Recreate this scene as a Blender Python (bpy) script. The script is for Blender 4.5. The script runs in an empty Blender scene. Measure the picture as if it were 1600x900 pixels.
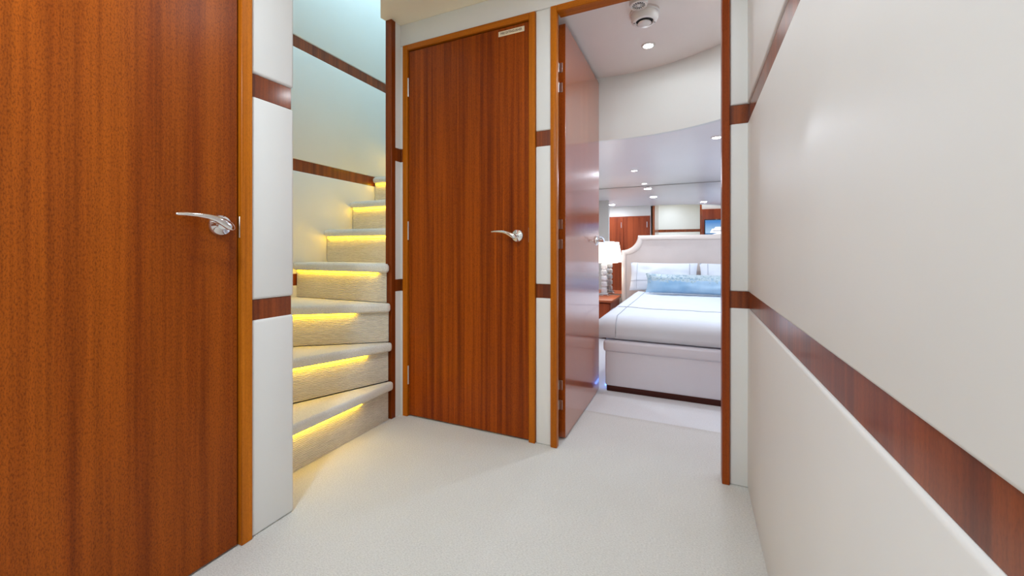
import bpy, bmesh, math, random
from mathutils import Vector, Matrix, noise

random.seed(7)
scene = bpy.context.scene
COL = scene.collection

# ------------------------------------------------------------------ camera
cam_d = bpy.data.cameras.new('camera')
cam = bpy.data.objects.new('camera', cam_d)
COL.objects.link(cam)
cam_d.sensor_fit = 'HORIZONTAL'
cam_d.sensor_width = 36.0
cam_d.lens = 36.0 * 625.0 / 1600.0
cam_d.shift_y = -58.0 / 1600.0
cam_d.clip_start = 0.02
cam.location = (0, 0, 0.9)
cam.rotation_euler = (math.radians(90), 0, math.radians(24.4))
scene.camera = cam

# ------------------------------------------------------------------ world, exposure, large lights
world = bpy.data.worlds.new('world')
scene.world = world
world.use_nodes = True
world.node_tree.nodes['Background'].inputs[0].default_value = (0.75, 0.85, 1.0, 1)
world.node_tree.nodes['Background'].inputs[1].default_value = 0.3
scene.view_settings.view_transform = 'Standard'
scene.view_settings.look = 'None'
scene.view_settings.gamma = 1.0
scene.view_settings.use_curve_mapping = False
scene.view_settings.exposure = 0.2
try:
    scene.cycles.use_denoising = True
    scene.cycles.max_bounces = 14
    scene.cycles.diffuse_bounces = 8
    scene.cycles.glossy_bounces = 6
    scene.cycles.sample_clamp_indirect = 6.0
    scene.cycles.caustics_reflective = False
    scene.cycles.caustics_refractive = False
except Exception:
    pass


def area_light(name, loc, rot, sx, sy, power, color, shape='RECTANGLE', parent=None):
    d = bpy.data.lights.new(name, 'AREA')
    d.shape = shape
    d.size = sx
    if shape in ('RECTANGLE', 'ELLIPSE'):
        d.size_y = sy
    d.energy = power
    d.color = color
    o = bpy.data.objects.new(name, d)
    COL.objects.link(o)
    o.location = loc
    o.rotation_euler = rot
    if parent:
        o.parent = parent
    return o


# daylight falling down the stairwell from the deck above; cool cabin fill is added
area_light('deck_daylight', (-1.85, 1.9, 3.5), (0, 0, 0), 0.6, 2.0, 17, (0.52, 0.82, 1.0))
area_light('cabin_fill', (1.62, 3.3, 1.1), (0, math.radians(90), 0), 0.5, 1.4, 8, (0.66, 0.81, 1.0))  # unseen fill lamp added to brighten the bedroom, no window in this wall

CORRIDOR_W = 6.4
CABIN_W = 4.8
ENTRY_W = 0.65
CORRIDOR_C = (0.79, 0.905, 1.0)
CABIN_C = (0.80, 0.88, 1.0)

# ------------------------------------------------------------------ geometry helpers
def tag(o, label=None, cat=None, group=None, kind=None):
    if label: o['label'] = label
    if cat: o['category'] = cat
    if group: o['group'] = group
    if kind: o['kind'] = kind
    return o


def empty(name, loc=(0, 0, 0), parent=None):
    o = bpy.data.objects.new(name, None)
    o.empty_display_size = 0.1
    COL.objects.link(o)
    o.location = loc
    if parent:
        o.parent = parent
    return o


def root_loc(o):
    v = Vector((0, 0, 0))
    while o is not None:
        v += o.location
        o = o.parent
    return v


def obj(name, bm, m, parent=None, origin=None, smooth=True):
    """bm is in world coordinates; parts are stored relative to their root."""
    off = Vector((0, 0, 0))
    if parent is not None:
        off = root_loc(parent)
    elif origin is not None:
        off = Vector(origin)
    bmesh.ops.translate(bm, verts=bm.verts, vec=-off)
    bmesh.ops.recalc_face_normals(bm, faces=bm.faces)
    me = bpy.data.meshes.new(name)
    bm.to_mesh(me)
    bm.free()
    if smooth:
        for p in me.polygons:
            p.use_smooth = True
        try:
            me.set_sharp_from_angle(angle=math.radians(40))
        except Exception:
            pass
    o = bpy.data.objects.new(name, me)
    COL.objects.link(o)
    me.materials.append(m)
    if parent is not None:
        o.parent = parent
    elif origin is not None:
        o.location = off
    return o


def add_box(bm, x0, x1, y0, y1, z0, z1):
    vs = [bm.verts.new((x, y, z)) for z in (z0, z1) for y in (y0, y1) for x in (x0, x1)]
    for f in ((0, 2, 3, 1), (4, 5, 7, 6), (0, 1, 5, 4), (2, 6, 7, 3), (0, 4, 6, 2), (1, 3, 7, 5)):
        bm.faces.new([vs[i] for i in f])
    return vs


def box(x0, x1, y0, y1, z0, z1, r=0.0, seg=3):
    bm = bmesh.new()
    add_box(bm, x0, x1, y0, y1, z0, z1)
    if r > 0:
        bmesh.ops.bevel(bm, geom=list(bm.edges), offset=r, segments=seg, profile=0.5, affect='EDGES', clamp_overlap=True)
    return bm


def boxes(*bs):
    bm = bmesh.new()
    for b in bs:
        add_box(bm, *b)
    return bm


def prism(poly, z0, z1, r=0.0, seg=3, bm=None):
    own = bm is None
    bm = bm or bmesh.new()
    n = len(poly)
    a = [bm.verts.new((x, y, z0)) for x, y in poly]
    b = [bm.verts.new((x, y, z1)) for x, y in poly]
    bm.faces.new(a[::-1])
    bm.faces.new(b)
    for i in range(n):
        bm.faces.new((a[i], a[(i + 1) % n], b[(i + 1) % n], b[i]))
    if r > 0 and own:
        bmesh.ops.bevel(bm, geom=list(bm.edges), offset=r, segments=seg, profile=0.5, affect='EDGES', clamp_overlap=True)
    return bm


def lathe(profile, c, n=32, bm=None, axis='Z'):
    """profile: (radius, height) list; c: centre."""
    bm = bm or bmesh.new()
    rings = []
    for r, h in profile:
        ring = []
        if r < 1e-6:
            ring = [bm.verts.new((0, 0, h))]
        else:
            for i in range(n):
                a = 2 * math.pi * i / n
                ring.append(bm.verts.new((r * math.cos(a), r * math.sin(a), h)))
        rings.append(ring)
    for A, B in zip(rings, rings[1:]):
        if len(A) == 1 and len(B) == 1:
            continue
        for i in range(n):
            j = (i + 1) % n
            if len(A) == 1:
                bm.faces.new((A[0], B[i], B[j]))
            elif len(B) == 1:
                bm.faces.new((A[i], A[j], B[0]))
            else:
                bm.faces.new((A[i], A[j], B[j], B[i]))
    vs = [v for R in rings for v in R]
    M = Matrix.Identity(4)
    if axis == 'Y':      # profile height runs along -Y (towards the corridor)
        M = Matrix.Rotation(math.radians(90), 4, 'X')
    elif axis == 'X':
        M = Matrix.Rotation(math.radians(90), 4, 'Y')
    M = Matrix.Translation(Vector(c)) @ M
    bmesh.ops.transform(bm, matrix=M, verts=vs)
    return bm


def tube(path, ra, rb=None, up=(0, 0, 1), n=12, bm=None):
    """sweep an ellipse along a path; ra: half widths across 'up', rb: half heights along 'up'."""
    bm = bm or bmesh.new()
    path = [Vector(p) for p in path]
    if not isinstance(ra, (list, tuple)):
        ra = [ra] * len(path)
    rb = rb or ra
    if not isinstance(rb, (list, tuple)):
        rb = [rb] * len(path)
    up = Vector(up)
    rings = []
    for i, p in enumerate(path):
        t = (path[min(i + 1, len(path) - 1)] - path[max(i - 1, 0)]).normalized()
        s = t.cross(up)
        if s.length < 1e-5:
            s = t.cross(Vector((1, 0, 0)))
        s.normalize()
        u = s.cross(t).normalized()
        rings.append([bm.verts.new(p + s * ra[i] * math.cos(2 * math.pi * k / n) + u * rb[i] * math.sin(2 * math.pi * k / n)) for k in range(n)])
    for A, B in zip(rings, rings[1:]):
        for k in range(n):
            bm.faces.new((A[k], A[(k + 1) % n], B[(k + 1) % n], B[k]))
    bm.faces.new(rings[0][::-1])
    bm.faces.new(rings[-1])
    return bm


# ------------------------------------------------------------------ materials
def new_mat(name):
    m = bpy.data.materials.new(name)
    m.use_nodes = True
    nt = m.node_tree
    b = nt.nodes['Principled BSDF']
    return m, nt, b


def nd(nt, t, **kw):
    n = nt.nodes.new(t)
    for k, v in kw.items():
        setattr(n, k, v)
    return n


def coords(nt, scale=(1, 1, 1), kind='Object', rot=(0, 0, 0)):
    tc = nd(nt, 'ShaderNodeTexCoord')
    mp = nd(nt, 'ShaderNodeMapping')
    mp.inputs['Scale'].default_value = scale
    mp.inputs['Rotation'].default_value = rot
    nt.links.new(tc.outputs[kind], mp.inputs['Vector'])
    return mp.outputs['Vector']


def noise_tex(nt, vec, scale=1.0, detail=4.0, rough=0.55):
    n = nd(nt, 'ShaderNodeTexNoise')
    n.inputs['Scale'].default_value = scale
    n.inputs['Detail'].default_value = detail
    n.inputs['Roughness'].default_value = rough
    nt.links.new(vec, n.inputs['Vector'])
    return n.outputs['Fac']


def ramp(nt, fac, stops):
    r = nd(nt, 'ShaderNodeValToRGB')
    el = r.color_ramp.elements
    while len(el) < len(stops):
        el.new(0.5)
    for e, (p, c) in zip(el, stops):
        e.position = p
        e.color = (c[0], c[1], c[2], 1)
    nt.links.new(fac, r.inputs['Fac'])
    return r.outputs['Color']


def mix(nt, fac, a, b, mode='MIX'):
    m = nd(nt, 'ShaderNodeMix', data_type='RGBA', blend_type=mode)
    for i, v in ((0, fac), (6, a), (7, b)):
        if isinstance(v, (int, float)):
            m.inputs[i].default_value = v
        elif isinstance(v, tuple):
            m.inputs[i].default_value = (v[0], v[1], v[2], 1)
        else:
            nt.links.new(v, m.inputs[i])
    return m.outputs[2]


def bump(nt, b, h, strength, dist=0.01):
    n = nd(nt, 'ShaderNodeBump')
    n.inputs['Strength'].default_value = strength
    n.inputs['Distance'].default_value = dist
    nt.links.new(h, n.inputs['Height'])
    nt.links.new(n.outputs['Normal'], b.inputs['Normal'])


def plain(name, col, rough=0.5, metal=0.0, var=0.0, vscale=6.0, coat=0.0, spec=None):
    m, nt, b = new_mat(name)
    b.inputs['Roughness'].default_value = rough
    b.inputs['Metallic'].default_value = metal
    b.inputs['Coat Weight'].default_value = coat
    if spec is not None:
        b.inputs['Specular IOR Level'].default_value = spec
    f = noise_tex(nt, coords(nt), vscale, 3)
    c0 = tuple(max(0, x * (1 - var)) for x in col)
    c1 = tuple(min(1, x * (1 + var)) for x in col)
    nt.links.new(ramp(nt, f, [(0.3, c0), (0.7, c1)]), b.inputs['Base Color'])
    return m


def wood(name, light, dark, axis='Z', rough=0.32, fleck=0.5, coat=0.0, band=1.0, spec=0.22):
    m, nt, b = new_mat(name)
    def sc(a, l):
        return {'X': (l, a, a), 'Y': (a, l, a), 'Z': (a, a, l)}[axis]
    f1 = noise_tex(nt, coords(nt, sc(16 * band, 0.5)), 1.0, 3, 0.6)
    f2 = noise_tex(nt, coords(nt, sc(110, 1.6)), 1.0, 4, 0.65)
    f3 = noise_tex(nt, coords(nt, sc(420, 150)), 1.0, 3, 0.65)
    mid = tuple((a + c) / 2 for a, c in zip(light, dark))
    c1 = ramp(nt, f1, [(0.32, dark), (0.5, mid), (0.7, light)])
    c2 = ramp(nt, f2, [(0.3, (0.66, 0.62, 0.58)), (0.62, (1.10, 1.10, 1.1))])
    col = mix(nt, 0.75, c1, c2, 'MULTIPLY')
    c3 = ramp(nt, f3, [(0.36, (0.45, 0.38, 0.35)), (0.5, (1.0, 1.0, 1.0)), (0.72, (1.3, 1.28, 1.2))])
    col = mix(nt, fleck, col, c3, 'MULTIPLY')
    nt.links.new(col, b.inputs['Base Color'])
    b.inputs['Roughness'].default_value = rough
    b.inputs['Coat Weight'].default_value = coat
    b.inputs['Coat Roughness'].default_value = 0.12
    b.inputs['Specular IOR Level'].default_value = spec
    bump(nt, b, f2, 0.04, 0.002)
    return m


def carpet(name, c0, c1, rib=None, strength=0.7):
    m, nt, b = new_mat(name)
    b.inputs['Roughness'].default_value = 1.0
    b.inputs['Specular IOR Level'].default_value = 0.1
    b.inputs['Sheen Weight'].default_value = 0.25
    b.inputs['Sheen Roughness'].default_value = 0.6
    if rib == 'Z':
        s = (28, 28, 260)
    else:
        s = (150, 320, 200)
    f = noise_tex(nt, coords(nt, s), 1.0, 3, 0.7)
    if rib == 'Z':
        wv = nd(nt, 'ShaderNodeTexWave', wave_type='BANDS', bands_direction='Z')
        wv.inputs['Scale'].default_value = 42
        wv.inputs['Distortion'].default_value = 2.5
        wv.inputs['Detail'].default_value = 2
        wv.inputs['Detail Scale'].default_value = 1.5
        nt.links.new(coords(nt), wv.inputs['Vector'])
        mx = nd(nt, 'ShaderNodeMix', data_type='FLOAT')
        mx.inputs[0].default_value = 0.35
        nt.links.new(f, mx.inputs[2])
        nt.links.new(wv.outputs['Fac'], mx.inputs[3])
        f = mx.outputs[0]
    g = noise_tex(nt, coords(nt), 3.0, 3, 0.5)
    base = ramp(nt, f, [(0.3, c0), (0.62, c1)])
    tone = ramp(nt, g, [(0.3, (0.95, 0.95, 0.94)), (0.7, (1.0, 1.0, 1.0))])
    nt.links.new(mix(nt, 1.0, base, tone, 'MULTIPLY'), b.inputs['Base Color'])
    bump(nt, b, f, strength, 0.006)
    return m


def emit(name, col, strength):
    m, nt, b = new_mat(name)
    b.inputs['Base Color'].default_value = (0.8, 0.8, 0.8, 1)
    b.inputs['Emission Color'].default_value = (*col, 1)
    b.inputs['Emission Strength'].default_value = strength
    return m


M = {}
M['door'] = wood('sapele_door', (0.37, 0.082, 0.004), (0.21, 0.037, 0.0015), fleck=0.7, spec=0.18)
M['door_gloss'] = wood('varnished_sapele_door', (0.46, 0.10, 0.010), (0.30, 0.055, 0.005), coat=1.0, spec=0.5, rough=0.25)
M['door_dark'] = wood('sapele_door_deep', (0.40, 0.078, 0.003), (0.16, 0.022, 0.001), fleck=0.5, band=2.4, spec=0.18)
M['frame'] = wood('golden_frame', (0.56, 0.165, 0.008), (0.43, 0.112, 0.005), fleck=0.25, spec=0.16)
M['frame_h'] = wood('golden_frame_head', (0.54, 0.155, 0.008), (0.40, 0.10, 0.005), axis='X', fleck=0.25, spec=0.16)
M['jamb'] = wood('red_brown_jamb', (0.36, 0.075, 0.008), (0.25, 0.042, 0.005), fleck=0.3)
M['strip'] = wood('mahogany_strip', (0.29, 0.062, 0.009), (0.13, 0.022, 0.003), fleck=0.3, band=1.8, coat=0.35, spec=0.3)
M['post'] = wood('dark_mahogany_post', (0.27, 0.055, 0.006), (0.16, 0.026, 0.003), fleck=0.3)
M['cherry'] = wood('cherry_cabinet', (0.42, 0.09, 0.03), (0.24, 0.045, 0.018), fleck=0.3)
M['cherry_top'] = wood('cherry_cabinet_top', (0.50, 0.14, 0.05), (0.34, 0.08, 0.03), axis='X', fleck=0.3)
M['panel'] = plain('white_vinyl_panel', (0.78, 0.78, 0.765), 0.5, var=0.015, vscale=3)
M['wall'] = plain('white_painted_wall', (0.74, 0.72, 0.67), 0.55, var=0.015, vscale=3)
M['ceil'] = plain('cream_ceiling', (0.94, 0.86, 0.69), 0.6, var=0.015, vscale=3)
M['entry_ceil'] = plain('white_ceiling', (0.86, 0.82, 0.79), 0.5, var=0.01, vscale=3)
M['cabin_ceil'] = plain('white_cabin_ceiling', (0.80, 0.79, 0.81), 0.3, var=0.01, vscale=3)
M['fascia'] = plain('white_fascia', (0.74, 0.78, 0.765), 0.4, var=0.01, vscale=3)
M['carpet'] = carpet('white_loop_carpet', (0.60, 0.585, 0.55), (0.80, 0.785, 0.75))
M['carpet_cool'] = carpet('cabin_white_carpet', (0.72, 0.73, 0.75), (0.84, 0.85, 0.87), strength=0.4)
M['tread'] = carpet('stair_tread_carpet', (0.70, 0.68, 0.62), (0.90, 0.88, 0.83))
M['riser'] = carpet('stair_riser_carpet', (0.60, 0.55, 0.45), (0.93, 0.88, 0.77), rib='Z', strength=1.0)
M['chrome'] = plain('polished_chrome', (0.86, 0.86, 0.87), 0.09, 1.0, var=0.01)
M['steel'] = plain('brushed_steel', (0.75, 0.74, 0.73), 0.28, 1.0, var=0.02)
M['black'] = plain('black_gap', (0.012, 0.010, 0.010), 0.7, var=0.1)
M['led'] = emit('yellow_led', (1.0, 0.60, 0.0), 10.5)
M['led_blue'] = emit('blue_led', (0.10, 0.28, 1.0), 3.0)
M['lens'] = emit('downlight_lens', (1.0, 0.98, 0.95), 18.0)
M['plastic'] = plain('white_plastic', (0.74, 0.72, 0.70), 0.4, var=0.01)
M['plastic_face'] = plain('white_plastic_face', (0.84, 0.83, 0.82), 0.35, var=0.01)
M['plate'] = plain('cream_sign_plate', (0.78, 0.66, 0.48), 0.4, var=0.02)
M['ink'] = plain('brown_lettering', (0.10, 0.035, 0.015), 0.6, var=0.02)
M['linen'] = plain('white_linen', (0.70, 0.74, 0.80), 0.8, var=0.015, vscale=8)
M['piping'] = plain('grey_piping', (0.42, 0.45, 0.52), 0.8, var=0.03)
M['bedbase'] = plain('pale_upholstered_base', (0.74, 0.74, 0.80), 0.6, var=0.015)
M['headboard'] = plain('beige_headboard_fabric', (0.66, 0.575, 0.53), 0.7, var=0.02, vscale=10)
M['headborder'] = plain('cream_headboard_border', (0.76, 0.67, 0.60), 0.6, var=0.02, vscale=10)
M['toekick'] = wood('dark_plinth', (0.10, 0.02, 0.010), (0.05, 0.010, 0.006), axis='X')
M['shade'] = emit('lit_lamp_shade', (1.0, 0.93, 0.84), 1.6)
M['mirror'] = plain('mirror_silver', (0.90, 0.90, 0.91), 0.015, 1.0, var=0.002)
M['bezel'] = plain('black_gloss_bezel', (0.02, 0.02, 0.025), 0.2, var=0.05)


def blue_cushion():
    m, nt, b = new_mat('mottled_blue_satin')
    b.inputs['Roughness'].default_value = 0.45
    b.inputs['Sheen Weight'].default_value = 0.3
    tc = nd(nt, 'ShaderNodeTexCoord')
    sp = nd(nt, 'ShaderNodeSeparateXYZ')
    nt.links.new(tc.outputs['Object'], sp.inputs[0])
    f = noise_tex(nt, coords(nt, (26, 26, 34)), 1.0, 5, 0.65)
    g = noise_tex(nt, coords(nt, (5, 5, 3)), 1.0, 3, 0.5)
    base = ramp(nt, g, [(0.35, (0.22, 0.40, 0.58)), (0.65, (0.38, 0.55, 0.70))])
    mask = nd(nt, 'ShaderNodeMath', operation='MULTIPLY_ADD')
    nt.links.new(sp.outputs[2], mask.inputs[0])
    mask.inputs[1].default_value = 6.0
    mask.inputs[2].default_value = -0.50
    ad = nd(nt, 'ShaderNodeMath', operation='ADD')
    nt.links.new(mask.outputs[0], ad.inputs[0])
    nt.links.new(f, ad.inputs[1])
    msk = ramp(nt, ad.outputs[0], [(0.62, (0, 0, 0)), (0.72, (1, 1, 1))])
    pat = ramp(nt, f, [(0.40, (0.20, 0.32, 0.40)), (0.52, (0.50, 0.60, 0.64)), (0.62, (0.26, 0.38, 0.42))])
    nt.links.new(mix(nt, msk, base, pat), b.inputs['Base Color'])
    return m


M['cushion'] = blue_cushion()


def crystal():
    m, nt, b = new_mat('cut_crystal')
    b.inputs['Base Color'].default_value = (0.95, 0.96, 1, 1)
    b.inputs['Roughness'].default_value = 0.03
    b.inputs['Transmission Weight'].default_value = 0.45
    b.inputs['IOR'].default_value = 1.5
    return m


M['crystal'] = crystal()


def tv_screen():
    m, nt, b = new_mat('television_picture')
    tc = nd(nt, 'ShaderNodeTexCoord')
    sp = nd(nt, 'ShaderNodeSeparateXYZ')
    nt.links.new(tc.outputs['Object'], sp.inputs[0])
    mr = nd(nt, 'ShaderNodeMapRange')
    mr.inputs['From Min'].default_value = 0.0
    mr.inputs['From Max'].default_value = 0.36
    nt.links.new(sp.outputs[2], mr.inputs['Value'])
    col = ramp(nt, mr.outputs[0], [(0.0, (0.75, 0.82, 0.9)), (0.33, (0.70, 0.80, 0.9)), (0.36, (0.02, 0.13, 0.34)), (0.47, (0.03, 0.17, 0.42)), (0.50, (0.45, 0.68, 0.9)), (1.0, (0.06, 0.25, 0.62))])
    b.inputs['Base Color'].default_value = (0.02, 0.02, 0.02, 1)
    b.inputs['Roughness'].default_value = 0.25
    nt.links.new(col, b.inputs['Emission Color'])
    b.inputs['Emission Strength'].default_value = 0.9
    return m


M['screen'] = tv_screen()
M['boat'] = emit('white_boat_picture', (0.95, 0.96, 1.0), 0.9)
M['boat_dark'] = emit('boat_window_picture', (0.03, 0.04, 0.06), 0.6)

# ------------------------------------------------------------------ key dimensions
YF = 1.752          # corridor face of the far wall
YB = 1.80           # cabin face of the far wall
XL = -1.259         # left wall face
XR = 0.187          # right wall face
XS = -2.2           # outer stair wall face
ZC = 2.14           # corridor ceiling
ZE = 2.02           # entry ceiling
ZB = 1.618          # cabin ceiling
S1 = (0.680, 0.745)
S2 = (1.388, 1.460)
S3 = (2.140, 2.212)
YBACK = -2.0

# ------------------------------------------------------------------ setting: floors
f = obj('floor', boxes((-2.4, 1.8, YBACK - 0.1, 2.23, -0.06, 0.0)), M['carpet'], smooth=False)
tag(f, 'white textured loop carpet covering the corridor floor', 'floor', kind='structure')
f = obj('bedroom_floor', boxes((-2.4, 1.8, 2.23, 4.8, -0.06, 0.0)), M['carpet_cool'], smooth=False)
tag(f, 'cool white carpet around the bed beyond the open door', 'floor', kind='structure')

# ------------------------------------------------------------------ setting: ceilings
cp = [(0.4, YBACK), (0.4, YF + 0.02), (-1.47, YF + 0.02), (-1.47, 1.69), (-1.511, 1.69), (-1.517, 1.65), (-1.41, 1.533), (-1.25, 1.36), (-1.25, 0.93), (-1.6, 0.93), (-1.6, YBACK)]
c = obj('ceiling', prism(cp, ZC, ZC + 0.08), M['ceil'], smooth=False)
tag(c, 'cream ceiling panel over the corridor, cut away at the stairs', 'ceiling', kind='structure')

CX, CY, CR = -0.406, 1.66, 0.945
arc = []
for i in range(41):
    a = math.radians(8 + (103 - 8) * i / 40)
    arc.append((CX + CR * math.cos(a), CY + CR * math.sin(a)))
arc_in = arc
ep = [(arc[0][0], YB)] + arc + [(arc[-1][0], YB)]
c = obj('entry_ceiling', prism(ep, ZE, ZE + 0.05), M['entry_ceil'], smooth=False)
tag(c, 'pale raised ceiling just inside the open bedroom door', 'ceiling', kind='structure')
# curved fascia
bm = bmesh.new()
outer = [(CX + (CR + 0.03) * math.cos(math.atan2(y - CY, x - CX)), CY + (CR + 0.03) * math.sin(math.atan2(y - CY, x - CX))) for x, y in arc]
prism(arc + outer[::-1], ZB - 0.004, ZE, bm=bm)
c = obj('ceiling_soffit', bm, M['fascia'])
tag(c, 'curved white fascia dropping to the lower bedroom ceiling', 'ceiling', kind='structure')
# cabin ceiling with the round bite taken out
bp = [(1.7, YB), (1.7, 4.7), (-1.47, 4.7), (-1.47, YB)]
left = [(arc[-1][0] - 0.006, YB)]
bp = [(outer[0][0], YB), (1.7, YB), (1.7, 4.7), (-1.47, 4.7), (-1.47, 2.5), (outer[-1][0] - 0.02, 2.5)] + outer[::-1]
c = obj('bedroom_ceiling', prism(bp, ZB, ZB + 0.05), M['cabin_ceil'], smooth=False)
tag(c, 'low white bedroom ceiling with small recessed lights', 'ceiling', kind='structure')
c = obj('stairwell_ceiling', boxes((-2.3, -1.1, 0.8, 3.6, 3.6, 3.66)), M['wall'], smooth=False)
tag(c, 'pale ceiling high above the carpeted stairs', 'ceiling', kind='structure')


# ------------------------------------------------------------------ setting: walls built of panels and strips
def panel(parent, x0, x1, y0, y1, z0, z1, r=0.008, m='panel'):
    return obj('wall_panel', box(x0, x1, y0, y1, z0, z1, r, 3), M[m], parent)


def strip(parent, x0, x1, y0, y1, z0, z1):
    return obj('wood_strip', box(x0, x1, y0, y1, z0, z1, 0.001, 1), M['strip'], parent)


def wall(name, bm, label, m='wall', loc=(0, 0, 0)):
    o = obj(name, bm, M[m], origin=loc, smooth=False)
    tag(o, label, 'wall', kind='structure')
    return o


GAP = 0.0
# right wall: long vinyl panels, strips set back 12 mm
w = wall('wall_right', boxes((XR + 0.016, XR + 0.10, YBACK, YF, 0, ZC)), 'long white panelled wall on the right with two wood strips')
YRW = YF + 0.012
panel(w, XR, XR + 0.016, YBACK, YRW, 0.0, S1[0], 0.007)
panel(w, XR, XR + 0.016, YBACK, YRW, S1[1], S2[0], 0.007)
panel(w, XR, XR + 0.016, YBACK, YRW, S2[1], ZC, 0.007)
strip(w, XR + 0.006, XR + 0.017, YBACK, YRW, S1[0], S1[1])
strip(w, XR + 0.006, XR + 0.017, YBACK, YRW, S2[0], S2[1])

# left wall: from its door frame to the rounded stair corner
w = wall('wall_left', boxes((-1.40, XL - 0.014, 0.79, 0.938, 0, ZC + 0.3), (-1.40, XL - 0.014, YBACK, 0.0, 0, ZC), (-1.40, XL - 0.014, 0.0, 0.79, 2.03, ZC)),
         'narrow white panelled wall between left door and stairs')
panel(w, -1.395, XL, 0.803, 0.950, 0.0, S1[0] + 0.002, 0.010)
panel(w, -1.395, XL, 0.803, 0.950, S1[1], S2[0], 0.010)
panel(w, -1.395, XL, 0.803, 0.950, S2[1], 3.0, 0.010)
strip(w, -1.390, XL - 0.006, 0.803, 0.943, S1[0], S1[1])
strip(w, -1.390, XL - 0.006, 0.803, 0.943, S2[0], S2[1])

# outer stair wall
w = wall('wall_stairs', boxes((XS - 0.1, XS - 0.014, 0.85, 3.5, 0, 3.62)), 'pale panelled wall rising beside the stairs with wood strips')
for a, b_ in ((0.0, S1[0] + 0.01), (S1[1] + 0.015, S2[0]), (S2[1], S3[0]), (S3[1], 2.86), (2.93, 3.6)):
    panel(w, XS - 0.014, XS, 0.86, 3.45, a, b_, 0.007)
for a, b_ in ((S1[0] + 0.01, S1[1] + 0.015), S2, S3, (2.86, 2.93)):
    strip(w, XS - 0.015, XS - 0.007, 0.86, 3.45, a, b_)
wall('wall_stair_return', boxes((XS, -1.40, 0.85, 0.94, 0, 3.6)), 'hidden white return wall at the foot of the stairs')
wall('wall_stair_end', boxes((XS, -1.1, 3.45, 3.52, 0, 3.6)), 'white wall at the upper end of the stairs')
wall('wall_stair_upper', boxes((-1.2, -1.1, 0.85, 3.45, ZC + 0.081, 3.6)), 'white upper side wall of the stairwell above the corridor')
w = wall('wall_partition', boxes((-1.510, -1.481, 1.712, 4.75, 0, 3.6)), 'thin white partition between the stairs and middle door')

# far wall: backing with two openings, panels and strips between the doors
XA, XB = -1.448, -0.674      # middle frame
XC, XD = -0.597, 0.127       # bedroom door casing
w = wall('wall_far', boxes((-1.47, XA, YF + 0.012, YB, 0, ZC), (XA, XB, YF + 0.012, YB, 2.02, ZC), (XB, XC, YF + 0.012, YB, 0, ZC),
                           (XC, XD, YF + 0.012, YB, 2.02, ZC), (XD, XR + 0.016, YF + 0.012, YB, 0, ZC)),
         'white panelled wall holding the middle door and open bedroom door')
panel(w, -1.4695, XR + 0.012, YF - 0.001, YF + 0.013, 2.024, ZC, 0.003)
for (x0, x1) in ((-1.4695, XA), (XB + 0.001, XC - 0.001), (XD, XR + 0.012)):
    wide = 0.006 if x1 - x0 > 0.03 else 0.002
    panel(w, x0, x1, YF, YF + 0.013, 0.0, S1[0], wide)
    panel(w, x0, x1, YF, YF + 0.013, S1[1], S2[0], wide)
    panel(w, x0, x1, YF, YF + 0.013, S2[1], 2.023, wide)
    strip(w, x0, x1, YF + 0.006, YF + 0.0135, S1[0], S1[1])
    strip(w, x0, x1, YF + 0.006, YF + 0.0135, S2[0], S2[1])
# side facet between post and far wall
for z0, z1 in ((0, S1[0]), (S1[1], S2[0]), (S2[1], ZC)):
    panel(w, -1.480, -1.4695, 1.7125, YF + 0.01, z0, z1, 0.001)
for z0, z1 in (S1, S2):
    strip(w, -1.480, -1.4725, 1.7125, YF + 0.01, z0, z1)

# walls out of direct view
w = wall('wall_back', boxes((-1.5, 0.4, YBACK - 0.08, YBACK - 0.02, 0, ZC)), 'white panelled wall closing the corridor behind the camera')
for z0, z1 in ((0, S1[0]), (S1[1], S2[0]), (S2[1], ZC)):
    panel(w, XL - 0.02, XR + 0.01, YBACK - 0.02, YBACK, z0, z1, 0.006)
for z0, z1 in (S1, S2):
    strip(w, XL - 0.02, XR + 0.01, YBACK - 0.021, YBACK - 0.008, z0, z1)
wall('wall_headboard', boxes((-1.47, 1.7, 4.645, 4.72, 0, ZB)), 'white bedroom wall behind the padded headboard')
wall('wall_bedroom_side', boxes((1.65, 1.72, YB, 4.72, 0, ZB)), 'white bedroom side wall far to the right')
wall('wall_closet_side', boxes((-0.665, -0.615, YB, 2.60, 0, ZE)), 'white side wall hidden behind the open door leaf', 'wall')
wall('wall_closet_front', boxes((-1.47, -0.615, 2.60, 2.63, 0, ZB + 0.4)), 'white bedroom wall around the wardrobe doors', 'wall')
wall('wall_bedroom_near', boxes((XR + 0.02, 1.65, YB - 0.03, YB, 0, ZB + 0.4)), 'bedroom wall carrying the television, seen only in the mirror', 'wall')

# corner post by the stairs
t = obj('trim_post', box(-1.511, -1.4685, 1.680, 1.7115, 0, ZC, 0.002, 1), M['post'])
tag(t, 'dark mahogany corner post standing where stairs meet the far wall', 'post', kind='structure')


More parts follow.
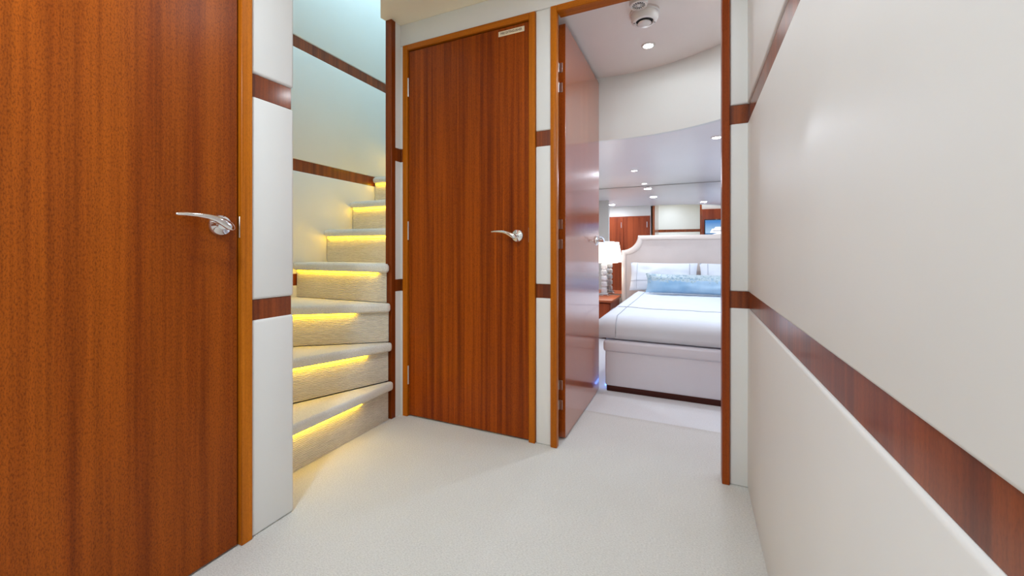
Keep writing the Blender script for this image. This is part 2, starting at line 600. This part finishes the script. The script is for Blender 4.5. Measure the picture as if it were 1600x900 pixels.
# ------------------------------------------------------------------ doors
def lever_handle(parent, pos, ldir, nrm, s=1.0):
    """chrome lever on a round rose: pos on the door face, lever along ldir, standing out along nrm."""
    P, L, N, U = Vector(pos), Vector(ldir), Vector(nrm), Vector((0, 0, 1))
    def q(a, b_, c_):
        return P + (L * a + N * b_ + U * c_) * s
    prof = [(0.0, -0.001), (0.031, -0.001), (0.031, 0.004), (0.028, 0.009), (0.017, 0.011), (0.013, 0.013), (0.0, 0.013)]
    bm = lathe(prof, (0, 0, 0), 40)
    M4 = Matrix((( *(L), 0), (*(U), 0), (*(N), 0), (0, 0, 0, 1))).transposed()
    bmesh.ops.transform(bm, matrix=Matrix.Translation(P) @ M4, verts=bm.verts)
    # lever
    pts = [(-0.010, 0.050, -0.012), (-0.006, 0.051, -0.009), (0.004, 0.053, -0.003), (0.020, 0.054, 0.006), (0.038, 0.054, 0.014), (0.060, 0.053, 0.0195), (0.085, 0.052, 0.022), (0.110, 0.050, 0.0225), (0.128, 0.048, 0.0215), (0.132, 0.0475, 0.0212)]
    hh = [0.004, 0.009, 0.0125, 0.0115, 0.0090, 0.0070, 0.0056, 0.0048, 0.0042, 0.0025]
    tt = [0.003, 0.006, 0.0080, 0.0078, 0.0070, 0.0060, 0.0052, 0.0046, 0.0040, 0.0020]
    bl = tube([q(*p) for p in pts], [x * s for x in tt], [x * s for x in hh], up=(0, 0, 1), n=16)
    neck = [q(0.0, 0.010, -0.002), q(0.0, 0.03, -0.002), q(0.004, 0.052, -0.002)]
    tube(neck, [0.0105 * s] * 3, [0.0105 * s] * 3, up=(0, 0, 1), n=16, bm=bl)
    h = obj('handle', bl, M['chrome'], parent)
    h['label'] = 'polished chrome lever handle'
    obj('rose', bm, M['chrome'], h)
    return h


# --- door 1: left wall
d = empty('door_1', (XL - 0.02, 0.40, 0))
tag(d, 'reddish sapele door filling the left foreground, chrome lever handle', 'door', kind='structure')
obj('door_leaf', box(XL - 0.045, XL - 0.006, 0.06, 0.764, 0.006, 1.995, 0.0015, 1), M['door'], d)
lever_handle(d, (XL - 0.006, 0.714, 0.975), (0, -1, 0), (1, 0, 0))
obj('latch_plate', box(XL - 0.006, XL - 0.0005, 0.7665, 0.7700, 0.94, 1.005, 0.001, 1), M['steel'], d)
t = empty('trim_left_door', (XL, 0.40, 0))
tag(t, 'golden wood frame around the left foreground door', 'door frame', kind='structure')
obj('jamb', box(XL - 0.10, XL + 0.006, 0.7690, 0.8030, 0, 2.03, 0.002, 1), M['frame'], t)
obj('jamb', box(XL - 0.10, XL + 0.006, 0.021, 0.055, 0, 2.03, 0.002, 1), M['frame'], t)
obj('head', box(XL - 0.10, XL + 0.006, 0.055, 0.7690, 2.00, 2.03, 0.002, 1), wood('golden_frame_head_y', (0.54, 0.17, 0.014), (0.40, 0.11, 0.008), axis='Y', fleck=0.25), t)
obj('stop', boxes((XL - 0.10, XL - 0.05, 0.055, 0.7690, 0.0, 2.0)), M['black'], t)

# --- door 2: middle
d = empty('door_2', (-1.06, YF + 0.02, 0))
tag(d, 'closed deep red sapele door in the middle of the far wall', 'door', kind='structure')
obj('door_leaf', box(-1.4135, -0.7085, YF + 0.002, YF + 0.038, 0.008, 1.985, 0.0015, 1), M['door_dark'], d)
lever_handle(d, (-0.765, YF + 0.002, 0.972), (-1, 0, 0), (0, -1, 0), 0.92)
for z in (1.74, 0.96, 0.175):
    obj('hinge', tube([(-1.4155, YF - 0.001, z), (-1.4155, YF - 0.001, z + 0.10)], 0.0045, n=10), M['steel'], d)
obj('latch_plate', box(-0.7075, -0.7045, YF - 0.005, YF - 0.0005, 0.94, 1.010, 0.0008, 1), M['steel'], d)
sg = obj('sign', box(-0.868, -0.731, YF + 0.0005, YF + 0.0025, 1.944, 1.969, 0.0008, 1), M['plate'], d)
sg['label'] = 'small cream plate lettered FIRE EXTINGUISHER'
cu = bpy.data.curves.new('lettering', 'FONT')
cu.body = 'FIRE EXTINGUISHER'
cu.size = 0.0155
cu.align_x = 'CENTER'
cu.align_y = 'CENTER'
cu.extrude = 0.0002
cu.offset = 0.00025
cu.materials.append(M['ink'])
lt = bpy.data.objects.new('lettering', cu)
COL.objects.link(lt)
lt.parent = sg
lt.location = Vector((-0.7995, YF + 0.0002, 1.9565)) - root_loc(sg)
lt.rotation_euler = (math.radians(90), 0, 0)
lt.scale = (0.82, 1, 1)
t = empty('trim_middle_door', (-1.06, YF, 0))
tag(t, 'golden wood frame around the closed middle door', 'door frame', kind='structure')
obj('jamb', box(XA, -1.4165, YF - 0.009, YB - 0.002, 0, 2.02, 0.002, 1), M['frame'], t)
obj('jamb', box(-0.7055, XB, YF - 0.009, YB - 0.002, 0, 2.02, 0.002, 1), M['frame'], t)
obj('head', box(-1.4165, -0.7055, YF - 0.009, YB - 0.002, 1.990, 2.02, 0.002, 1), M['frame_h'], t)
obj('stop', boxes((-1.4165, -0.7055, YF + 0.040, YB - 0.003, 0.0, 1.99)), M['black'], t)

# --- door 3: open into the bedroom
d = empty('door_3', (-0.57, 1.845, 0))
tag(d, 'sapele bedroom door standing open at a right angle', 'door', kind='structure')
XO0, XO1, YO0, YO1 = -0.590, -0.556, 1.842, 2.585
obj('door_leaf', box(XO0, XO1, YO0, YO1, 0.008, 1.985, 0.0015, 1), M['door_gloss'], d)
lever_handle(d, (XO1, YO1 - 0.075, 0.965), (0, -1, 0), (1, 0, 0), 0.92)
for z in (1.68, 0.93, 0.16):
    for k in (0, 0.095):
        obj('hinge', box(XO0 + 0.004, XO0 + 0.020, YO0 - 0.0035, YO0 + 0.0005, z + k - 0.02, z + k + 0.025, 0.001, 1), M['steel'], d)
        obj('hinge_knuckle', tube([(XO0 - 0.001, YO0 - 0.007, z + k - 0.02), (XO0 - 0.001, YO0 - 0.007, z + k + 0.025)], 0.005, n=10), M['steel'], d)
t = empty('trim_bedroom_door', (-0.23, YF, 0))
tag(t, 'golden wood frame around the open bedroom doorway', 'door frame', kind='structure')
obj('jamb', box(XC, -0.567, YF - 0.011, YF + 0.020, 0, 2.02, 0.003, 2), M['frame'], t)
obj('jamb', box(0.1005, XD, YF - 0.011, YB + 0.020, 0, 2.02, 0.002, 1), M['jamb'], t)
obj('head', box(-0.567, 0.1005, YF - 0.011, YB, 1.990, 2.02, 0.002, 1), M['frame_h'], t)
obj('stop', box(-0.612, -0.596, YF + 0.021, YB + 0.02, 0, 1.99, 0.001, 1), M['jamb'], t)


# ------------------------------------------------------------------ stairs
st = empty('staircase', (-1.8, 1.6, 0))
tag(st, 'white carpeted winding stairs with yellow lights under each nosing', 'staircase')
RISE, RUN = 0.2075, 0.218
PV = Vector((-1.478, 1.668))
dirs = [Vector((0, -1)), Vector((-0.385, -0.923)), Vector((-0.80, -0.60)), Vector((-1, 0))]
x0r, y0r = XS + 0.002, 0.952


def to_rect(p, d_):
    ts = []
    if d_.x < -1e-6:
        ts.append((x0r - p.x) / d_.x)
    if d_.y < -1e-6:
        ts.append((y0r - p.y) / d_.y)
    return p + d_ * min(ts)


def wedge(p, dA, dB, back):
    """polygon between direction dA and dB from point p, clipped at the outer stair walls"""
    A, B = to_rect(p, dA), to_rect(p + back, dB)
    poly = [p + Vector((0.0, 0.0)), A]
    onbot = abs(A.y - y0r) < 1e-5
    Bside = abs(B.x - x0r) < 1e-5
    if onbot and Bside:
        poly.append(Vector((x0r, y0r)))
    poly.append(B)
    poly.append(p + back)
    return [(v.x, v.y) for v in poly]


def add_led(pa, pb, z):
    pa, pb = Vector(pa), Vector(pb)
    obj('light_strip', tube([(pa.x, pa.y, z), (pb.x, pb.y, z)], 0.0058, n=8), M['led'], st)


NOSE = 0.032
for k in range(1, 9):
    zt = k * RISE
    if k <= 3:
        dA, dB = dirs[k - 1], dirs[k]
        n = Vector((-dA.y, dA.x))          # front normal
        p = PV + n * NOSE - dA * 0.006
        nB = Vector((-dB.y, dB.x))
        poly = wedge(p, dA, dB, nB * -0.012 - n * NOSE * 0.6)
        tr = prism(poly, zt - 0.046, zt, 0.021, 4)
        obj('tread', tr, M['tread'], st)
        q = PV - dA * 0.0
        A, B = to_rect(q, dA), to_rect(q - n * 0.03, dA)
        rp = [(q.x, q.y), (A.x, A.y), (B.x, B.y), (q.x - n.x * 0.03, q.y - n.y * 0.03)]
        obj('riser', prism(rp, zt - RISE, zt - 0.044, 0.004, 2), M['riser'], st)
        e = q + n * 0.008
        L = (A - q).length
        s0 = {1: 0.20, 2: 0.12, 3: 0.17}[k]
        add_led(e + dA * s0, e + dA * (L - 0.03), zt - 0.052)
    else:
        yn = PV.y - NOSE + 0.008 + RUN * (k - 4)
        x1 = -1.4715 if k == 4 else -1.512
        if k == 4:
            poly = [(x0r, yn), (-1.474, yn), (-1.474, 1.677), (-1.5125, 1.677), (-1.5125, yn + RUN + 0.05), (x0r, yn + RUN + 0.05)]
            obj('tread', prism(poly, zt - 0.046, zt, 0.018, 4), M['tread'], st)
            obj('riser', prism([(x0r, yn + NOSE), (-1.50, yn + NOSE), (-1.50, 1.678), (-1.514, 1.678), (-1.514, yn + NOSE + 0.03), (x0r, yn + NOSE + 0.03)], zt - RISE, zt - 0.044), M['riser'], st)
        else:
            last = 0.9 if k == 8 else RUN + 0.05
            obj('tread', box(x0r, -1.5125, yn, yn + last, zt - 0.046, zt, 0.021, 4), M['tread'], st)
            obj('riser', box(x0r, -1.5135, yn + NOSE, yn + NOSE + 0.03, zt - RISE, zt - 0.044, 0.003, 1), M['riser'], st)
        add_led((x0r + 0.02, yn + NOSE - 0.008), (-1.56, yn + NOSE - 0.008), zt - 0.052)


# ------------------------------------------------------------------ ceiling fittings
def downlight(name, loc, power, color, label, group, r=0.034, lamp_r=0.08, spread=180):
    x, y, z = loc
    root = empty(name, loc)
    tag(root, label, 'light', group)
    obj('bezel', lathe([(r * 0.72, -0.001), (r * 0.78, -0.006), (r, -0.005), (r * 1.06, -0.001), (r * 1.06, 0.0005)], loc, 28), M['plastic'], root)
    obj('lens', lathe([(0, -0.0035), (r * 0.5, -0.0035), (r * 0.76, -0.002)], loc, 24), M['lens'], root)
    a = area_light('downlight_lamp', (0, 0, -0.009), (0, 0, 0), lamp_r, lamp_r, power, color, 'DISK', root)
    a.data.spread = math.radians(spread)
    return root


downlight('downlight', (-0.224, 2.29, ZE), ENTRY_W, (0.90, 0.96, 1.0), 'round recessed light in the raised ceiling inside the doorway', 'recessed ceiling lights')
downlight('downlight', (0.11, 1.945, ZE), 2.4, (0.86, 0.94, 1.0), 'unseen recessed light added inside the doorway to brighten the bed base', 'recessed ceiling lights')  # extra lamp added out of view to lift the bed base
for x, y, lb in ((0.134, 2.83, 'round recessed light in low bedroom ceiling beside right door jamb'),
                 (-0.481, 3.70, 'round recessed light above the bed near the mirror'),
                 (-0.476, 4.46, 'round recessed light closest to the mirror above headboard'),
                 (-1.15, 3.0, 'round recessed light above the wardrobe, seen reflected at far left'),
                 (0.75, 3.7, 'round recessed light over the far right of the bed')):
    downlight('downlight', (x, y, ZB), CABIN_W, CABIN_C, lb, 'recessed ceiling lights')
for x, y, k_, lb in ((-0.26, 1.18, 0.5, 'recessed corridor light overhead in front of the far doors'),
                 (-0.75, 0.10, 1.9, 'recessed corridor light overhead beside the left door'),
                 (-0.45, -0.5, 1.0, 'recessed corridor light just behind the camera'),
                 (-0.6, -1.4, 1.0, 'recessed corridor light farthest behind the camera')):
    downlight('downlight', (x, y, ZC), CORRIDOR_W * k_, CORRIDOR_C, lb, 'recessed ceiling lights', lamp_r=0.16)

# smoke detector
sd = empty('smoke_detector', (-0.209, 1.965, ZE))
tag(sd, 'large white round smoke detector on ceiling above the doorway', 'detector')
L = (-0.209, 1.965, ZE)
obj('base', lathe([(0, 0.0), (0.066, 0.0), (0.067, -0.010), (0.063, -0.013), (0.0, -0.013)], L, 40), M['plastic'], sd)
bm = lathe([(0.061, -0.013), (0.062, -0.030), (0.056, -0.043), (0.053, -0.046), (0.040, -0.046), (0.038, -0.040), (0.026, -0.040)], L, 40)
obj('body', bm, M['plastic'], sd)
ch = obj('chamber', lathe([(0.0385, -0.0405), (0.0, -0.0405)], L, 32), M['black'], sd)
obj('cap', lathe([(0.0, -0.0495), (0.028, -0.0495), (0.031, -0.047), (0.029, -0.043), (0.0, -0.042)], (L[0] - 0.002, L[1] + 0.013, ZE), 36), M['plastic_face'], sd)
obj('face_ring', lathe([(0.0395, -0.0455), (0.041, -0.0485), (0.050, -0.0480), (0.0545, -0.0445)], L, 40), M['plastic_face'], sd)
for a in (0.35, 3.4):
    obj('screw', lathe([(0, -0.0492), (0.003, -0.0492), (0.003, -0.047)], (L[0] + 0.0465 * math.cos(a), L[1] + 0.0465 * math.sin(a), ZE), 10), M['black'], sd)
# small slotted sounder
sn = empty('ceiling_sounder', (-0.222, 1.853, ZE))
tag(sn, 'small white slotted sounder on ceiling next to smoke detector', 'sounder')
L = (-0.222, 1.853, ZE)
obj('body', lathe([(0, 0), (0.040, 0), (0.040, -0.022), (0.037, -0.030), (0.028, -0.031), (0.027, -0.026), (0, -0.026)], L, 36), M['plastic'], sn)
obj('grille_back', lathe([(0, -0.0265), (0.0268, -0.0265)], L, 30), M['black'], sn)
for i in range(14):
    a = 2 * math.pi * i / 14
    cth, sth = math.cos(a), math.sin(a)
    p0 = (L[0] + 0.010 * cth, L[1] + 0.010 * sth, ZE - 0.0295)
    p1 = (L[0] + 0.029 * cth, L[1] + 0.029 * sth, ZE - 0.0295)
    obj('grille_bar', tube([p0, p1], 0.0013, n=6), M['plastic_face'], sn)
obj('grille_hub', lathe([(0, -0.032), (0.007, -0.031), (0.009, -0.027), (0, -0.0265)], L, 20), M['plastic_face'], sn)

# ------------------------------------------------------------------ bed
bx0, bx1, by0, by1 = -0.53, 0.70, 2.58, 4.555
bed = empty('bed', (0.08, 3.5, 0))
tag(bed, 'upholstered pale bed with scooped beige headboard in the bedroom', 'bed')
obj('base', box(bx0 + 0.012, bx1 - 0.012, by0 + 0.012, by1, 0.036, 0.262, 0.012, 3), M['bedbase'], bed)
obj('rail', box(bx0, bx1, by0, by1, 0.256, 0.328, 0.018, 4), M['bedbase'], bed)
obj('plinth', box(bx0 + 0.02, bx1 - 0.05, by0 + 0.022, by1 - 0.03, 0.0, 0.040, 0.002, 1), M['toekick'], bed)
obj('light_strip', boxes((bx0 + 0.003, bx0 + 0.010, by0 + 0.05, by0 + 1.3, 0.020, 0.030)), M['led_blue'], bed)
obj('mattress', box(bx0 + 0.03, bx1 - 0.03, by0 + 0.03, by1 - 0.005, 0.325, 0.435, 0.04, 4), M['linen'], bed)


def scoop(x0, x1, z0, zt, rx, rz, n=14):
    pts = [(x0, z0), ]
    for i in range(n + 1):
        a = math.pi / 2 * i / n
        pts.append((x0 + rx * math.sin(a), zt - rz * math.cos(a)))
    for i in range(n + 1):
        a = math.pi / 2 * (1 - i / n)
        pts.append((x1 - rx * math.sin(a), zt - rz * math.cos(a)))
    pts.append((x1, z0))
    return pts


hx0, hx1 = -0.73, 0.89
outer_o = scoop(hx0, hx1, 0.33, 1.069, 0.175, 0.163)
inner_o = scoop(hx0 + 0.052, hx1 - 0.052, 0.33, 1.017, 0.172, 0.160)
# inner scoop is concentric with the outer one
def xz_prism(poly, y0, y1, r=0.0, bm=None):
    bm = bm or bmesh.new()
    a = [bm.verts.new((x, y0, z)) for x, z in poly]
    b_ = [bm.verts.new((x, y1, z)) for x, z in poly]
    bm.faces.new(a)
    bm.faces.new(b_[::-1])
    n = len(poly)
    for i in range(n):
        bm.faces.new((a[i], b_[i], b_[(i + 1) % n], a[(i + 1) % n]))
    return bm


hb = obj('headboard', xz_prism(inner_o, 4.570, 4.600), M['headboard'], bed, smooth=False)
bm = bmesh.new()
n = len(outer_o)
yf, yb = 4.556, 4.622
cross = []
for i in range(n):
    (ox, oz), (ix, iz) = outer_o[i], inner_o[i]
    ring = []
    for (s, y) in ((0.0, yb), (0.0, yf + 0.016), (0.10, yf + 0.005), (0.28, yf), (0.72, yf), (0.90, yf + 0.005), (1.0, yf + 0.016), (1.0, yb)):
        ring.append(bm.verts.new((ox + (ix - ox) * s, y, oz + (iz - oz) * s)))
    cross.append(ring)
for A, B in zip(cross, cross[1:]):
    for k in range(len(A)):
        j = (k + 1) % len(A)
        bm.faces.new((A[k], A[j], B[j], B[k]))
bm.faces.new(cross[0])
bm.faces.new(cross[-1][::-1])
obj('headboard_border', bm, M['headborder'], bed)
obj('headboard_leg', box(hx0 + 0.005, hx0 + 0.05, 4.565, 4.615, 0.0, 0.335, 0.003, 1), M['headborder'], bed)
obj('headboard_leg', box(hx1 - 0.05, hx1 - 0.005, 4.565, 4.615, 0.0, 0.335, 0.003, 1), M['headborder'], bed)

# duvet: draped sheet over the mattress, edges rounded, slightly rumpled
dx0, dx1, dy0, dy1 = -0.592, 0.752, 2.598, 4.36
TOP = 0.470


def drop(t, r=0.075, lo=0.335):
    """height and outward travel of the sheet at arc distance t past the shoulder (t<0: on top)"""
    if t <= 0:
        return 0.0, TOP
    a = t / r
    if a < math.pi / 2:
        return r * math.sin(a), TOP - r * (1 - math.cos(a))
    return r, max(lo, TOP - r - (t - r * math.pi / 2))


R_ = 0.075
def sheet(u, v):
    """u across (0..1), v from foot to head (0..1)"""
    side = R_ * math.pi / 2 + 0.055
    wx = (dx1 - dx0 - 2 * R_)
    s = -side + u * (wx + 2 * side)
    ly = (dy1 - dy0 - R_)
    t = -side + v * (ly + side)
    zx = zy = TOP
    if s < 0:
        o_, zx = drop(-s); x = dx0 + R_ - o_
    elif s > wx:
        o_, zx = drop(s - wx); x = dx1 - R_ + o_
    else:
        x = dx0 + R_ + s
    if t < 0:
        o_, zy = drop(-t); y = dy0 + R_ - o_
    else:
        y = dy0 + R_ + t
    # round the corner in plan
    if s < 0 and t < 0:
        z = max(0.335, zx + zy - TOP)
    else:
        z = min(zx, zy)
    nz = noise.noise(Vector((x * 5, y * 4, 1.3))) * 0.006 + noise.noise(Vector((x * 14, y * 3, 4.0))) * 0.0025
    if min(zx, zy) > TOP - 0.001:
        z += nz + 0.006
    else:
        z += nz * 0.5
        y += noise.noise(Vector((x * 9, z * 3, 2))) * 0.003
    return Vector((x, y, z))


NU, NV = 56, 64
bm = bmesh.new()
g = [[bm.verts.new(sheet(i / NU, j / NV)) for i in range(NU + 1)] for j in range(NV + 1)]
for j in range(NV):
    for i in range(NU):
        bm.faces.new((g[j][i], g[j][i + 1], g[j + 1][i + 1], g[j + 1][i]))
duv = obj('duvet', bm, M['linen'], origin=(0.08, 3.4, 0.33))
tag(duv, 'white duvet with thin grey border lines spread over the bed', 'duvet')
sol = duv.modifiers.new('thickness', 'SOLIDIFY')
sol.thickness = 0.012
sol.offset = -1
def on_sheet(path):
    return [tuple(sheet(u, v) + Vector((-0.001, -0.0015, 0.002))) for u, v in path]
uL = 0.155
obj('border_line', tube(on_sheet([(0.02 + (0.96) * i / 60, 0.315) for i in range(61)]), 0.0024, n=6), M['piping'], duv)
obj('border_line', tube(on_sheet([(uL, 0.004 + 0.99 * i / 60) for i in range(61)]), 0.0024, n=6), M['piping'], duv)
obj('border_line', tube(on_sheet([(1 - uL, 0.004 + 0.99 * i / 60) for i in range(61)]), 0.0024, n=6), M['piping'], duv)


def cushion_mesh(w, h, t, nx=28, nz=18, seed=0.0, ear=0.04):
    bm = bmesh.new()
    sides = []
    def pt(i, j, s):
        a, b_ = -1 + 2 * i / nx, -1 + 2 * j / nz
        prof = (max(0.0, 1 - abs(a) ** 2.6) * max(0.0, 1 - abs(b_) ** 2.6)) ** 0.55
        pull = 1 - ear * (1 - abs(a) ** 2) * abs(b_) ** 2
        pull2 = 1 - ear * (1 - abs(b_) ** 2) * abs(a) ** 2
        wr = noise.noise(Vector((a * 3 + seed, b_ * 3, s * 2.0 + seed))) * 0.10 * prof
        return (a * w / 2 * pull2, s * (prof * t / 2 + wr * t), (b_ + 1) * h / 2 * 1.0 if True else 0), pull
    for s in (-1, 1):
        grid = []
        for j in range(nz + 1):
            row = []
            for i in range(nx + 1):
                (x, y, z), pull = pt(i, j, s)
                z = h / 2 + (z - h / 2) * pull
                row.append(bm.verts.new((x, y, z)))
            grid.append(row)
        for j in range(nz):
            for i in range(nx):
                bm.faces.new((grid[j][i], grid[j][i + 1], grid[j + 1][i + 1], grid[j + 1][i]))
    bmesh.ops.remove_doubles(bm, verts=bm.verts, dist=1e-5)
    return bm


def cushion(name, w, h, t, loc, tilt, m, label, cat, group=None, seed=0.0):
    o = obj(name, cushion_mesh(w, h, t, seed=seed), M[m])
    o.location = loc
    o.rotation_euler = (math.radians(tilt), 0, 0)
    tag(o, label, cat, group)
    return o


p1 = cushion('pillow', 0.66, 0.315, 0.13, (-0.290, 4.375, 0.482), -22, 'linen', 'white pillow with grey border at the left of headboard', 'pillow', 'white pillows', 1.0)
p2 = cushion('pillow', 0.66, 0.315, 0.13, (0.385, 4.375, 0.482), -22, 'linen', 'white pillow beside right door jamb, right of the other pillow', 'pillow', 'white pillows', 5.0)
for p in (p1, p2):
    pts = []
    nx = 20
    for i in range(nx + 1):
        a = -1 + 2 * i / nx
        pts.append((a * 0.27, -1, 0.045 + 0.0 * a))
    for path in ([(-0.255, z) for z in [0.015 + 0.285 * i / 14 for i in range(15)]], [(x, 0.10) for x in [-0.32 + 0.64 * i / 20 for i in range(21)]], [(0.255, z) for z in [0.015 + 0.285 * i / 14 for i in range(15)]]):
        q3 = []
        for x, z in path:
            a, b_ = x / 0.33, (z - 0.1575) / 0.1575
            prof = (max(0.0, 1 - abs(a) ** 2.6) * max(0.0, 1 - abs(b_) ** 2.6)) ** 0.55
            q3.append((x, -(prof * 0.065 + 0.004), z))
        o = obj('border_line', tube(q3, 0.0022, n=6), M['piping'])
        o.parent = p
cushion('cushion', 0.98, 0.190, 0.15, (0.055, 4.145, 0.490), -14, 'cushion', 'long blue patterned lumbar cushion lying before the white pillows', 'cushion', None, 3.0)

# ------------------------------------------------------------------ nightstand and lamp
nsx0, nsx1, nsy0, nsy1 = -1.20, -0.745, 4.07, 4.625
ns = empty('nightstand', ((nsx0 + nsx1) / 2, (nsy0 + nsy1) / 2, 0))
tag(ns, 'red cherry wood nightstand left of the bed under the lamp', 'nightstand')
obj('top', box(nsx0, nsx1, nsy0, nsy1, 0.375, 0.400, 0.004, 2), M['cherry_top'], ns)
obj('body', boxes((nsx0 + 0.02, nsx1 - 0.02, nsy0 + 0.03, nsy1, 0.04, 0.375)), M['cherry'], ns, smooth=False)
obj('plinth', boxes((nsx0 + 0.03, nsx1 - 0.03, nsy0 + 0.05, nsy1, 0.0, 0.04)), M['toekick'], ns, smooth=False)
for z in (0.055, 0.215):
    dr = obj('drawer', box(nsx0 + 0.03, nsx1 - 0.03, nsy0 + 0.014, nsy0 + 0.031, z, z + 0.15, 0.003, 1), M['cherry'], ns)
    obj('knob', lathe([(0.0, -0.004), (0.009, -0.002), (0.010, 0.004), (0.004, 0.010), (0.004, 0.016)], ((nsx0 + nsx1) / 2, nsy0 + 0.0, z + 0.075), 14, axis='Y'), M['chrome'], dr)

LX, LY, LZ = -0.905, 4.475, 0.400
lamp = empty('table_lamp', (LX, LY, LZ))
tag(lamp, 'lit table lamp with white shade and stacked crystal column', 'lamp')
obj('base', box(LX - 0.055, LX + 0.055, LY - 0.055, LY + 0.055, LZ, LZ + 0.018, 0.003, 2), M['chrome'], lamp)
obj('step', box(LX - 0.042, LX + 0.042, LY - 0.042, LY + 0.042, LZ + 0.018, LZ + 0.032, 0.003, 2), M['crystal'], lamp)
z = LZ + 0.032
for i in range(5):
    bm = bmesh.new()
    for (r, h) in ((0.026, 0.0),):
        lathe([(0.0, 0.0), (0.024, 0.0), (0.034, 0.014), (0.034, 0.048), (0.024, 0.062), (0.0, 0.062)], (LX, LY, z), 8, bm)
    obj('crystal_block', bm, M['crystal'], lamp, smooth=False)
    obj('collar', lathe([(0, 0), (0.018, 0), (0.018, 0.004), (0, 0.004)], (LX, LY, z + 0.0615), 16), M['chrome'], lamp)
    z += 0.066
obj('stem', tube([(LX, LY, z - 0.002), (LX, LY, 0.985)], 0.006, n=10), M['chrome'], lamp)
bm = lathe([(0.150, 0.768), (0.108, 1.003)], (LX, LY, 0), 40)
sh = obj('lamp_shade', bm, M['shade'], lamp)
so = sh.modifiers.new('thickness', 'SOLIDIFY')
so.thickness = 0.003
obj('shade_spider', boxes((LX - 0.112, LX + 0.112, LY - 0.003, LY + 0.003, 0.983, 0.989), (LX - 0.003, LX + 0.003, LY - 0.112, LY + 0.112, 0.983, 0.989)), M['chrome'], lamp, smooth=False)
obj('finial', lathe([(0, 0.985), (0.007, 0.99), (0.010, 1.002), (0.006, 1.012), (0, 1.018)], (LX, LY, 0), 14), M['chrome'], lamp)
pl = bpy.data.lights.new('lamp_bulb', 'POINT')
pl.energy = 5
pl.color = (1.0, 0.86, 0.68)
pl.shadow_soft_size = 0.03
po = bpy.data.objects.new('lamp_bulb', pl)
COL.objects.link(po)
po.location = (0, 0, 0.50)
po.parent = lamp

# ------------------------------------------------------------------ mirror behind the headboard, and what it shows
mi = obj('wall_mirror', box(-1.462, 1.55, 4.636, 4.644, 0.41, ZB - 0.004, 0.001, 1), M['mirror'], origin=(0.05, 4.64, 0.41), smooth=False)
tag(mi, 'large wall mirror behind headboard reflecting wardrobe and television', 'mirror')

wd = empty('wardrobe', (-1.05, 2.64, 0))
tag(wd, 'dark cherry wardrobe doors reflected in mirror above the lamp', 'wardrobe')
obj('frame', boxes((-1.465, -0.62, 2.6305, 2.640, 0.0, 1.455)), M['cherry'], wd, smooth=False)
for a, b_ in ((-1.455, -1.030), (-1.024, -0.635)):
    dd = obj('door', box(a, b_, 2.640, 2.662, 0.06, 1.430, 0.002, 1), M['cherry'], wd)
    hx = b_ - 0.03
    obj('handle', tube([(hx, 2.672, 1.27), (hx, 2.672, 1.36)], 0.005, n=8), M['steel'], dd)

tp = obj('trim_television_panel', box(0.131, 1.30, YB + 0.0005, YB + 0.022, 0.0, 1.60, 0.002, 1), M['cherry'])
tag(tp, 'cherry wood wall panel behind the television, reflected in mirror', 'panel', kind='structure')
tv = empty('television', (0.54, YB + 0.04, 1.02))
tag(tv, 'television showing a white motor yacht at sea, reflected in mirror', 'television')
obj('bezel', box(0.165, 0.915, YB + 0.0225, YB + 0.05, 1.00, 1.425, 0.004, 1), M['bezel'], tv)
scr = obj('screen', boxes((0.180, 0.900, YB + 0.0502, YB + 0.052, 1.02, 1.41)), M['screen'], tv, smooth=False)
yb_ = YB + 0.0535
def picture(name, poly, m, dy=0.0):
    obj(name, xz_prism(poly, YB + 0.0522 + dy, yb_ + dy), M[m], scr, smooth=False)
picture('boat_hull', [(0.22, 1.16), (0.25, 1.13), (0.70, 1.13), (0.74, 1.23), (0.45, 1.215)], 'boat')
picture('boat_cabin', [(0.25, 1.20), (0.28, 1.265), (0.48, 1.27), (0.56, 1.20)], 'boat')
picture('boat_flybridge', [(0.31, 1.265), (0.33, 1.295), (0.44, 1.295), (0.48, 1.265)], 'boat')
picture('boat_windows', [(0.275, 1.222), (0.295, 1.243), (0.46, 1.245), (0.51, 1.222)], 'boat_dark', 0.002)
